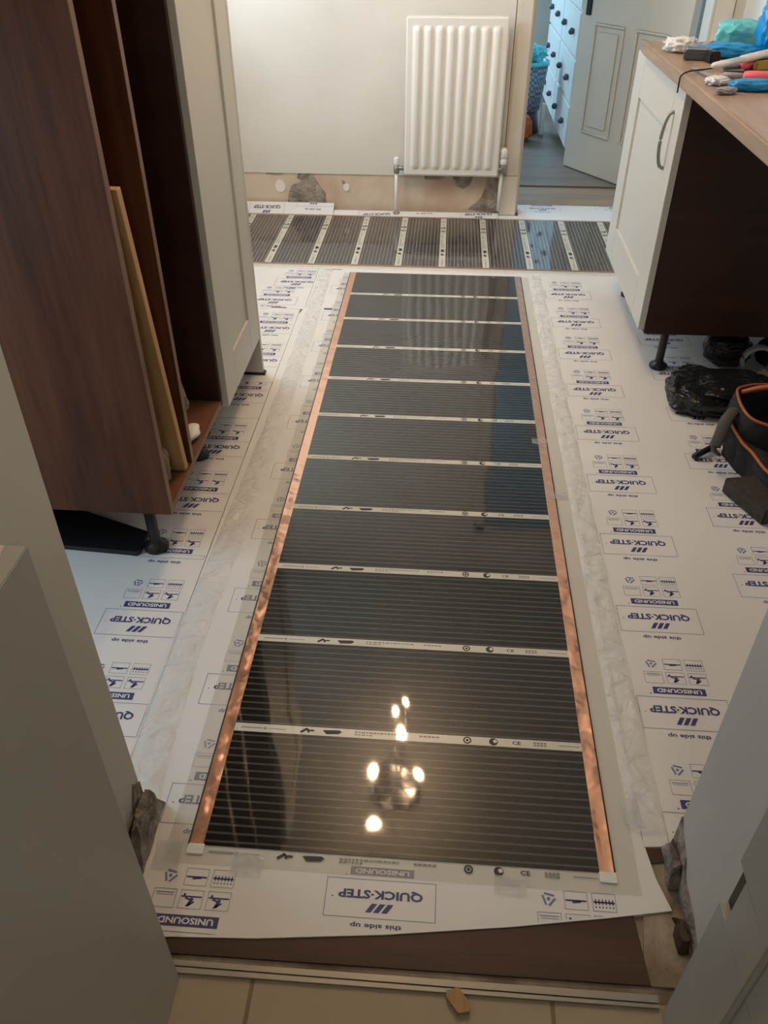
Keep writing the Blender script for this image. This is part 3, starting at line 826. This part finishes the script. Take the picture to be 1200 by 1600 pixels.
handtool('tool with a pale pink grip under the white pointed tool', WP(1130, 107, .010), WP(1182, 100, .012), .010, .014, m_navy, m_pink)
slab('cable_cutter', 'dark grey cutter with a silver top in the middle of the clutter', 'tool', 1145, 122, .060, .030, .016, -.1, m_navy, m_grey)
slab('black_pouch', 'black pouch right of the white pointed tool', 'pouch', 1186, 104, .09, .06, .02, .1, m_blackfab)
slab('folding_rule', 'mustard yellow rule at the right edge of the clutter', 'ruler', 1194, 110, .08, .015, .024, .5, m_yellow)
crumple('plastic_packet', 'light blue packet nearest the front of the worktop', 'packet', W(1178, 142), (.065, .026, .014), m_blue, 21, .0, .2)
crumple('plastic_packet', 'small clear blister packet at the worktop edge', 'packet', W(1120, 132), (.032, .024, .010), m_whitep, 22, .6, .3)
crumple('plastic_packet', 'small grey crumpled wrapper before the clear packet', 'packet', W(1134, 147), (.026, .016, .008), m_grey, 23, .4, .3)
slab('metal_ruler', 'thin grey metal strip along the worktop edge', 'ruler', 1098, 115, .025, .14, .004, .15, m_grey)
slab('steel_offcut', 'flat silver strip behind the clear packet', 'strip', 1115, 124, .05, .012, .006, .8, m_steel)

# ------------------------------------------------------------------ floor right: bin bag, black bags behind, tool bag, foam block
bm = BM(); blob(bm, (.900, 2.318, .042), (.165, .120, .050), .16, 1.7, 5, 31, True, .6, -.10, ZS + .002)
for v in bm.verts:
    v.co.z += max(0, v.co.z - .03) * .12 * noise.noise(v.co * 14)
o = obj('bin_bag', bm, m_binbag, None, True); prop(o, 'folded shiny black bin bag on the floor before the base cabinet', 'bag')
# opened top edge of grey polythene behind it
bm = BM()
g = []
for i in range(25):
    g.append([])
    for j in range(7):
        x = .79 + .36 * i / 24; y = 2.47 + .05 * j / 6 + .012 * math.sin(i * .7)
        z_ = ZS + .004 + .018 * abs(noise.noise(Vector((x * 16, y * 22, 5)))) + .018 * math.sin(PI * j / 6)
        g[-1].append(bm.verts.new((x, y, z_)))
for i in range(24):
    for j in range(6): bm.faces.new((g[i][j], g[i + 1][j], g[i + 1][j + 1], g[i][j + 1])).smooth = True
o = obj('polythene_sheet', bm, clear('grey_polythene', (.35, .34, .34), .85, .2, .6, 20, .01)); prop(o, 'crumpled grey polythene lying behind the black bin bag', 'sheet')
bm = BM(); blob(bm, (.985, 2.605, .058), (.080, .066, .058), .10, 2.0, 4, 41, True, .9, 0, ZS + .002); o = obj('black_bag', bm, m_binbag, None, True); prop(o, 'rounded black bag standing under the base cabinet, left one', 'bag')
bm = BM(); blob(bm, (1.148, 2.605, .050), (.066, .066, .048), .10, 2.0, 4, 43, True, .9, 0, ZS + .002); o = obj('black_bag', bm, m_blackfab, None, True); prop(o, 'rounded black bag standing under the base cabinet, right one', 'bag')
bm = BM()
for r_ in range(3):
    tube(bm, [(1.06 + .050 * math.cos(a * PI / 9), 2.505 + .011 * r_, .060 + .048 * math.sin(a * PI / 9)) for a in range(-2, 12)], .0052, 8)
o = obj('grey_hose', bm, m_grey); prop(o, 'loop of thin grey hose leaning on the black bags under the cabinet', 'hose')

tb = thing('tool_bag', 'open black tool bag with orange piping on the floor at the right edge', 'bag', (1.02, 1.93, ZS))
def rim(z, ins, n_=40, rot=-.12):
    out = []
    for k_ in range(n_):
        a = 2 * PI * k_ / n_
        ca, sa = math.cos(a), math.sin(a)
        x = math.copysign(abs(ca) ** .55, ca) * (.205 - ins); y = math.copysign(abs(sa) ** .55, sa) * (.140 - ins)
        x, y = x * math.cos(rot) - y * math.sin(rot), x * math.sin(rot) + y * math.cos(rot)
        out.append(Vector((1.035 + x, 2.02 + y, z)))
    return out
bm = BM()
prof = [(ZS + .001, .02), (.02, .004), (.07, .0), (.13, .004), (.165 , .010), (.170, .014), (.160, .020), (.09, .022), (.03, .03)]
rings = []
for z_, ins in prof:
    rr = rim(z_, ins)
    for v in rr:
        if z_ > .03: v.z += .022 * noise.noise(Vector((v.x * 9, v.y * 9, 0))) * (z_ / .17); v += Vector((noise.noise(v * 11) * .010, noise.noise(v * 10 + Vector((4, 4, 4))) * .010, 0))
    rings.append([bm.verts.new(v) for v in rr])
for a, b in zip(rings[:-1], rings[1:]):
    for k_ in range(40): bm.faces.new((a[k_], a[(k_ + 1) % 40], b[(k_ + 1) % 40], b[k_])).smooth = True
bm.faces.new(rings[0][::-1]); bm.faces.new(rings[-1])
RIMV = [v.co.copy() for v in rings[5]]
bmesh.ops.recalc_face_normals(bm, faces=bm.faces)
obj('body', bm, m_blackfab, tb)
bm = BM(); tube(bm, spline(RIMV + RIMV[:1], 3), .0042, 8); obj('piping', bm, m_orange, tb)
# front pocket with its own orange edge
bm = BM()
pk = [(-.17, 0), (-.16, .085), (-.06, .10), (.05, .095), (.15, .10), (.17, 0)]
fr = [P(1141, 655, .135), P(1147, 670, .12), P(1160, 692, .11), P(1176, 708, .105), P(1200, 738, .10), P(1240, 765, .10)]
fr = spline(fr, 6)
inner = [p + Vector((.05, .07, -.01)) for p in fr]; foot = [Vector((p.x + .012, p.y + .02, ZS + .001)) for p in fr]
va = [bm.verts.new(p) for p in fr]; vb = [bm.verts.new(p) for p in inner]; vc = [bm.verts.new(p) for p in foot]
for i in range(len(fr) - 1):
    bm.faces.new((va[i], va[i + 1], vb[i + 1], vb[i])).smooth = True; bm.faces.new((vc[i], vc[i + 1], va[i + 1], va[i])).smooth = True
po = obj('pocket', bm, m_blackfab, tb)
bm = BM(); tube(bm, fr, .0045, 8); obj('pocket_piping', bm, m_orange, po)
bm = BM(); tube(bm, spline([tuple(P(1150, 640, .15)), tuple(P(1136, 655, .15)), tuple(P(1126, 678, .12)), tuple(P(1116, 700, .08)), tuple(P(1120, 708, .06))], 6), .017, 8, flat=.35); obj('strap', bm, col('grey_webbing', (.07, .068, .066), .75), tb)
bm = BM(); tube(bm, spline([(.87, 2.10, .165), (.92, 2.06, .205), (1.0, 2.02, .215), (1.10, 2.0, .205), (1.19, 1.99, .165)], 6), .008, 8); obj('carry_handle', bm, m_orange, tb)
def stick(name, label, cat, p0, p1, r_, m):
    bm = BM(); tube(bm, [p0, Vector(p0).lerp(Vector(p1), .05), Vector(p0).lerp(Vector(p1), .95), p1], r_, 10, taper=[.7, 1, 1, .8]); o = obj(name, bm, m); prop(o, label, cat)
a = P(1083, 714, .014); b = P(1120, 696, .024)
stick('screwdriver_handle', 'short black handle lying on the underlay left of the tool bag', 'tool', (a.x, a.y, .014), (b.x, b.y, .026), .009, m_black)
# foam block
bm = BM()
prism(bm, [(.782, 1.834), (.848, 1.688), (.985, 1.745), (.920, 1.862)], ZS + .0006, .052)
bmesh.ops.bevel(bm, geom=list(bm.edges), offset=.004, segments=2, affect='EDGES')
o = obj('foam_block', bm, m_foam); prop(o, 'dark charcoal block lying before the tool bag at the right edge', 'block')

# ------------------------------------------------------------------ radiator
rad = thing('radiator', 'white ribbed panel radiator hung on the back wall', 'radiator', (.028, 4.11, .197))
rx0, rx1, rz0, rz1 = -.205, .2485, .197, .864
bm = BM()
box(bm, rx0, rx1, 4.105, 4.135, rz0, rz1, .008, seg=3)
nfl = 8; pitch = (rx1 - rx0 - .052) / nfl
for i in range(nfl):
    cx = rx0 + .026 + pitch * (i + .5)
    # raised flutes between the pressed channels
    prof = [(-.5, 0), (-.36, .35), (-.22, .9), (-.1, 1), (.1, 1), (.22, .9), (.36, .35), (.5, 0)]
    zs = [(rz0 + .030, 0), (rz0 + .040, .6), (rz0 + .055, 1), (rz1 - .060, 1), (rz1 - .045, .6), (rz1 - .035, 0)]
    gg = [[bm.verts.new((cx + u * pitch * .86, 4.1055 - .013 * h * hz, z_)) for u, h in prof] for z_, hz in zs]
    for a, b in zip(gg[:-1], gg[1:]):
        for k_ in range(len(prof) - 1): bm.faces.new((a[k_], a[k_ + 1], b[k_ + 1], b[k_])).smooth = True
obj('panel', bm, m_rad, rad)
bm = BM(); 
bm.free()
for x in (-.10, .14):
    bm = BM(); box(bm, x - .015, x + .015, 4.135, 4.179, .30, .80, .001); obj('bracket', bm, m_white, rad)
def pipe_assembly(x, name, trv):
    t = thing(name, 'white pipe and valve at the %s lower corner of the radiator' % ('right' if trv else 'left'), 'valve', (x, 4.135, 0), None)
    if not trv:
        bm = BM(); tube(bm, [(x, 4.135, -.002), (x, 4.135, .205)], .0085, 12); obj('pipe', bm, m_rad, t)
        bm = BM(); lathe(bm, [(.006, 0), (.016, .001), (.018, .008), (.010, .014)], (x, 4.135, ZS), 14); obj('floor_collar', bm, m_patch, t)
        bm = BM(); lathe(bm, [(.0125, .200), (.014, .204), (.014, .226), (.011, .230), (.011, .240)], (x, 4.135, 0), 8); tube(bm, [(x, 4.135, .226), (rx0 + .004, 4.122, .226)], .0095, 10); obj('valve_body', bm, m_steel, t)
        bm = BM(); lathe(bm, [(.012, .238), (.0135, .242), (.0135, .268), (.010, .274)], (x, 4.135, 0), 14); obj('valve_cap', bm, m_rad, t)
    else:
        bm = BM(); tube(bm, [(x, 4.140, .03), (x, 4.140, .215)], .0085, 12); obj('pipe', bm, m_rad, t)
        bm = BM(); tube(bm, [(x + .006, 4.13, .234), (rx1 - .004, 4.122, .226)], .0105, 10); lathe(bm, [(.013, .212), (.015, .216), (.015, .244), (.012, .250)], (x + .004, 4.13, 0), 8); obj('valve_body', bm, m_steel, t)
        bm = BM(); lathe(bm, [(.015, .250), (.0175, .254), (.0175, .272), (.0155, .274), (.0155, .282), (.0175, .284), (.0175, .315), (.012, .325)], (x + .004, 4.13, 0), 16); obj('thermostatic_head', bm, m_rad, t)
pipe_assembly(-.2425, 'radiator_valve', False)
pipe_assembly(.2665, 'radiator_valve', True)

# ------------------------------------------------------------------ six panel door, open into the room beyond
hinge = Vector((1.110, 4.440, .016)); free = Vector((.690, 5.080, .016))
dv = (hinge - free); dl = dv.length; ang = math.atan2(dv.y, dv.x)
MD = Matrix.Translation(free) @ Matrix.Rotation(ang, 4, 'Z')
dr = thing('door_leaf', 'cream panelled door standing open into the room beyond', 'door', tuple(free))
def door_part(name, fn, m, parent):
    bm = BM(); fn(bm)
    for v in bm.verts: v.co = MD @ v.co
    return obj(name, bm, m, parent)
def leaf(bm):
    box(bm, 0, dl, -.010, .035, 0, 1.96, .002)
def panels(bm):
    for (u0, u1) in ((.115, .345), (.425, .655)):
        for (z0, z1) in ((.20, .735), (.90, 1.50), (1.58, 1.84)):
            # moulded frame then raised field
            tt = .016
            for q in ((u0, u1, z0, z0 + tt), (u0, u1, z1 - tt, z1), (u0, u0 + tt, z0 + tt, z1 - tt), (u1 - tt, u1, z0 + tt, z1 - tt)):
                box(bm, q[0], q[1], -.0165, -.009, q[2], q[3], .004)
            box(bm, u0 + .040, u1 - .040, -.0150, -.009, z0 + .040, z1 - .040, .004)
lf = door_part('leaf', leaf, m_casing, dr)
door_part('moulding', panels, m_casing, lf)
def lever(bm):
    box(bm, .035, .075, -.018, -.010, .76, .93, .003); tube(bm, spline([(.055, -.016, .88), (.055, -.050, .88), (.075, -.055, .88), (.160, -.052, .875)], 5), .008, 10)
door_part('handle', lever, m_black, dr)

# ------------------------------------------------------------------ room beyond
dc = thing('chest_of_drawers', 'tall white chest of drawers with dark knobs in the bright room beyond', 'chest', (.93, 6.0, .012))
bm = BM(); box(bm, .715, 1.15, 5.22, 6.90, .05, 1.02, .004); obj('body', bm, m_white, dc)
bm = BM(); box(bm, .695, 1.16, 5.20, 6.92, 1.02, 1.045, .004); obj('top', bm, m_white, dc)
bm = BM(); box(bm, .74, 1.14, 5.25, 6.88, .012, .05); obj('plinth', bm, m_white, dc)
for r_ in range(4):
    for c2 in range(2):
        y0 = 5.24 + c2 * .826; z0 = .07 + r_ * .236
        bm = BM(); box(bm, .698, .716, y0, y0 + .808, z0, z0 + .222, .004); dro = obj('drawer', bm, m_white, dc)
        for yy in ((y0 + .20), (y0 + .61)):
            bm = BM()
            vs = bmesh.ops.create_icosphere(bm, subdivisions=2, radius=.019)['verts']
            for v in vs: v.co += Vector((.684, yy, z0 + .111))
            obj('knob', bm, m_navy, dro, True)
# laundry basket
bk = thing('laundry_basket', 'blue grey woven basket standing in the room beyond', 'basket', (.50, 5.92, .012))
m_basket = col('blue_grey_weave', (.16, .22, .29), .6); k = N(m_basket)
ck = k.n('ShaderNodeTexChecker'); ck.inputs['Scale'].default_value = 60; ck.inputs['Color1'].default_value = (.10, .15, .21, 1); ck.inputs['Color2'].default_value = (.30, .38, .46, 1)
k.l(k.coord(), ck.inputs['Vector']); k.l(ck.outputs[0], k.b.inputs['Base Color'])
bm = BM(); lathe(bm, [(.085, .13), (.095, .135), (.125, .40), (.118, .40), (.09, .15)], (.50, 5.92, .012), 28); obj('body', bm, m_basket, bk)
bm = BM(); lathe(bm, [(.118, .395), (.132, .398), (.132, .42), (.118, .424), (.116, .41)], (.50, 5.92, .012), 28); obj('rim', bm, m_teal, bk)
bm = BM(); lathe(bm, [(.10, .0), (.105, .004), (.085, .128), (.08, .13)], (.50, 5.92, .012), 28); obj('stand', bm, m_navy, bk)
bm = BM(); blob(bm, (.50, 5.92, .475), (.10, .10, .05), .35, 3, 4, 51, True); o = obj('cloth_bundle', bm, m_teal, None, True); prop(o, 'turquoise cloth heaped in the basket of the room beyond', 'cloth')
bm = BM(); blob(bm, (.45, 5.66, .085), (.085, .08, .085), .2, 2.5, 4, 52, True, .8, 0, .013); o = obj('orange_bag', bm, col('burnt_orange_fabric', (.55, .13, .03), .7), None, True); prop(o, 'orange bag on the floor before the basket', 'bag')
bm = BM(); box(bm, .600, .628, 5.80, 5.86, .014, .20, .004); o = obj('white_box', bm, m_white); prop(o, 'narrow white box standing beside the basket', 'box')

# ------------------------------------------------------------------ broken plaster and debris by the near doorway
def rubble(label, pts, h, seed, m=m_rubble, name='plaster_lump'):
    bm = BM()
    cx = sum(p[0] for p in pts) / len(pts); cy = sum(p[1] for p in pts) / len(pts)
    lo, hi = [], []
    for p in pts: lo.append(bm.verts.new((p[0], p[1], .0)))
    for i, p in enumerate(pts):
        s = .55 + .25 * noise.noise(Vector((p[0] * 40, seed, i)))
        hi.append(bm.verts.new((cx + (p[0] - cx) * s, cy + (p[1] - cy) * s, h * (1 + .5 * noise.noise(Vector((i * 1.7, seed, 0)))))))
    n_ = len(pts)
    bm.faces.new(hi); bm.faces.new(lo[::-1])
    for i in range(n_): bm.faces.new((lo[i], lo[(i + 1) % n_], hi[(i + 1) % n_], hi[i]))
    bmesh.ops.subdivide_edges(bm, edges=bm.edges, cuts=3, use_grid_fill=True)
    for v in bm.verts:
        d_ = noise.noise_vector(v.co * 45 + Vector((seed, 0, 0))) * .006
        v.co += d_; v.co.z = max(v.co.z, -.002)
    o = obj(name, bm, m); prop(o, label, 'rubble'); return o
rubble('dark crumbled plaster lump at the foot of the left wall end', [(-.472, .66), (-.448, .665), (-.450, .735), (-.452, .80), (-.474, .80)], .085, 2)
rubble('brown plaster lump lower down beside the left wall end', [(-.472, .60), (-.449, .60), (-.451, .657), (-.472, .657)], .03, 5, m_conc)
bm = BM(); prism(bm, [(.350, .552), (.432, .552), (.432, .776), (.392, .776), (.375, .70)], -.004, .0)
struct('trim_9', bm, m_conc, label='bare screed with debris left of the right lining')
rubble('grey plaster lump against the right wall end', [(.412, .70), (.433, .70), (.433, .775), (.418, .775)], .05, 9)
rubble('splintered dark timber bit by the right wall end', [(.408, .60), (.428, .60), (.430, .655), (.412, .66)], .022, 12, m_board)
bm = BM(); prism(bm, [(.392, .745), (.43, .752), (.43, .775), (.392, .772)], .0005, .003); o = obj('board_scrap', bm, m_board); prop(o, 'dark brown board scrap at the corner of the right underlay', 'board')
# broken corner of the wall ends, near the floor
for sgn, xf, pts in ((-1, OL, [(.60, -.0), (.775, -.0), (.775, .10), (.755, .12), (.73, .075), (.69, .07), (.66, .03), (.60, .02)]),
                     (1, OR_, [(.53, 0), (.775, 0), (.775, .10), (.76, .085), (.72, .07), (.70, .045), (.64, .04), (.60, .025), (.53, .02)])):
    bm = BM()
    M = Matrix(((0, 0, -sgn, xf), (1, 0, 0, 0), (0, 1, 0, 0), (0, 0, 0, 1)))
    prism(bm, pts, 0, .003, 0, M)
    struct('trim_10' if sgn < 0 else 'trim_11', bm, m_patch)
# wood offcut on the tiles
a = P(716, 1566)
bm = BM()
prism(bm, [(-.019, -.009), (-.012, -.013), (.014, -.011), (.021, .004), (.013, .012), (-.015, .010)], 0, .010, 0, Matrix.Translation((a.x, a.y, -.0006)) @ Matrix.Rotation(-.95, 4, 'Z'))
o = obj('wood_offcut', bm, m_chip); prop(o, 'small light brown wood offcut lying on the beige tiles', 'wood scrap')

# ------------------------------------------------------------------ ceiling light: a round plate with bare lamps (its reflection shows in the film)
cl = thing('ceiling_light', 'ceiling light with several bare lamps above the film, seen as reflections', 'lamp', (-.15, 2.45, CE))
bm = BM(); lathe(bm, [(.10, -.03), (.12, -.028), (.12, -.001), (.10, -.001)], (-.15, 2.45, CE), 28); obj('ceiling_plate', bm, m_chrome, cl)
em = bpy.data.materials.new('lamp_glow'); em.use_nodes = True
nt = em.node_tree; b_ = nt.nodes['Principled BSDF']; b_.inputs['Emission Color'].default_value = (1, .66, .38, 1); b_.inputs['Emission Strength'].default_value = 215
BZ = 2.15
for i, (x, y) in enumerate([(-.05, 2.79), (-.14, 2.70), (-.10, 2.58), (-.25, 2.34), (-.03, 2.36), (-.21, 2.09)]):
    bm = BM(); tube(bm, spline([(-.15, 2.45, CE - .03), ((x - .15) / 2, (y + 2.45) / 2, CE - .07), (x, y, BZ + .045)], 5), .006, 8); arm = obj('arm', bm, m_chrome, cl)
    bm = BM(); lathe(bm, [(.012, .028), (.016, .030), (.018, .06), (.010, .066)], (x, y, BZ), 14); obj('socket', bm, m_chrome, cl)
    bm = BM(); vs = bmesh.ops.create_icosphere(bm, subdivisions=3, radius=.026)['verts']
    for v in vs: v.co = Vector((v.co.x + x, v.co.y + y, v.co.z * 1.15 + BZ))
    obj('lamp_bulb', bm, em, cl, True)

# ------------------------------------------------------------------ groups of repeated things
GROUPS = {'underlay_sheet': 'underlay sheets laid over the floor', 'heating_film': 'heating films on the underlay', 'adhesive_tape': 'tapes on the underlay and film',
          'plastic_packet': 'packets on the worktop', 'hand_tool': 'hand tools on the worktop', 'black_bag': 'black bags under the base cabinet',
          'radiator_valve': 'valves of the radiator', 'larder_cabinet': 'tall larder cabinets on the left', 'plaster_lump': 'plaster lumps by the doorway'}
for o in C.objects:
    if o.parent is None and 'label' in o and 'category' in o:
        b_ = o.name.split('.')[0]
        if b_ in GROUPS: o['group'] = GROUPS[b_]
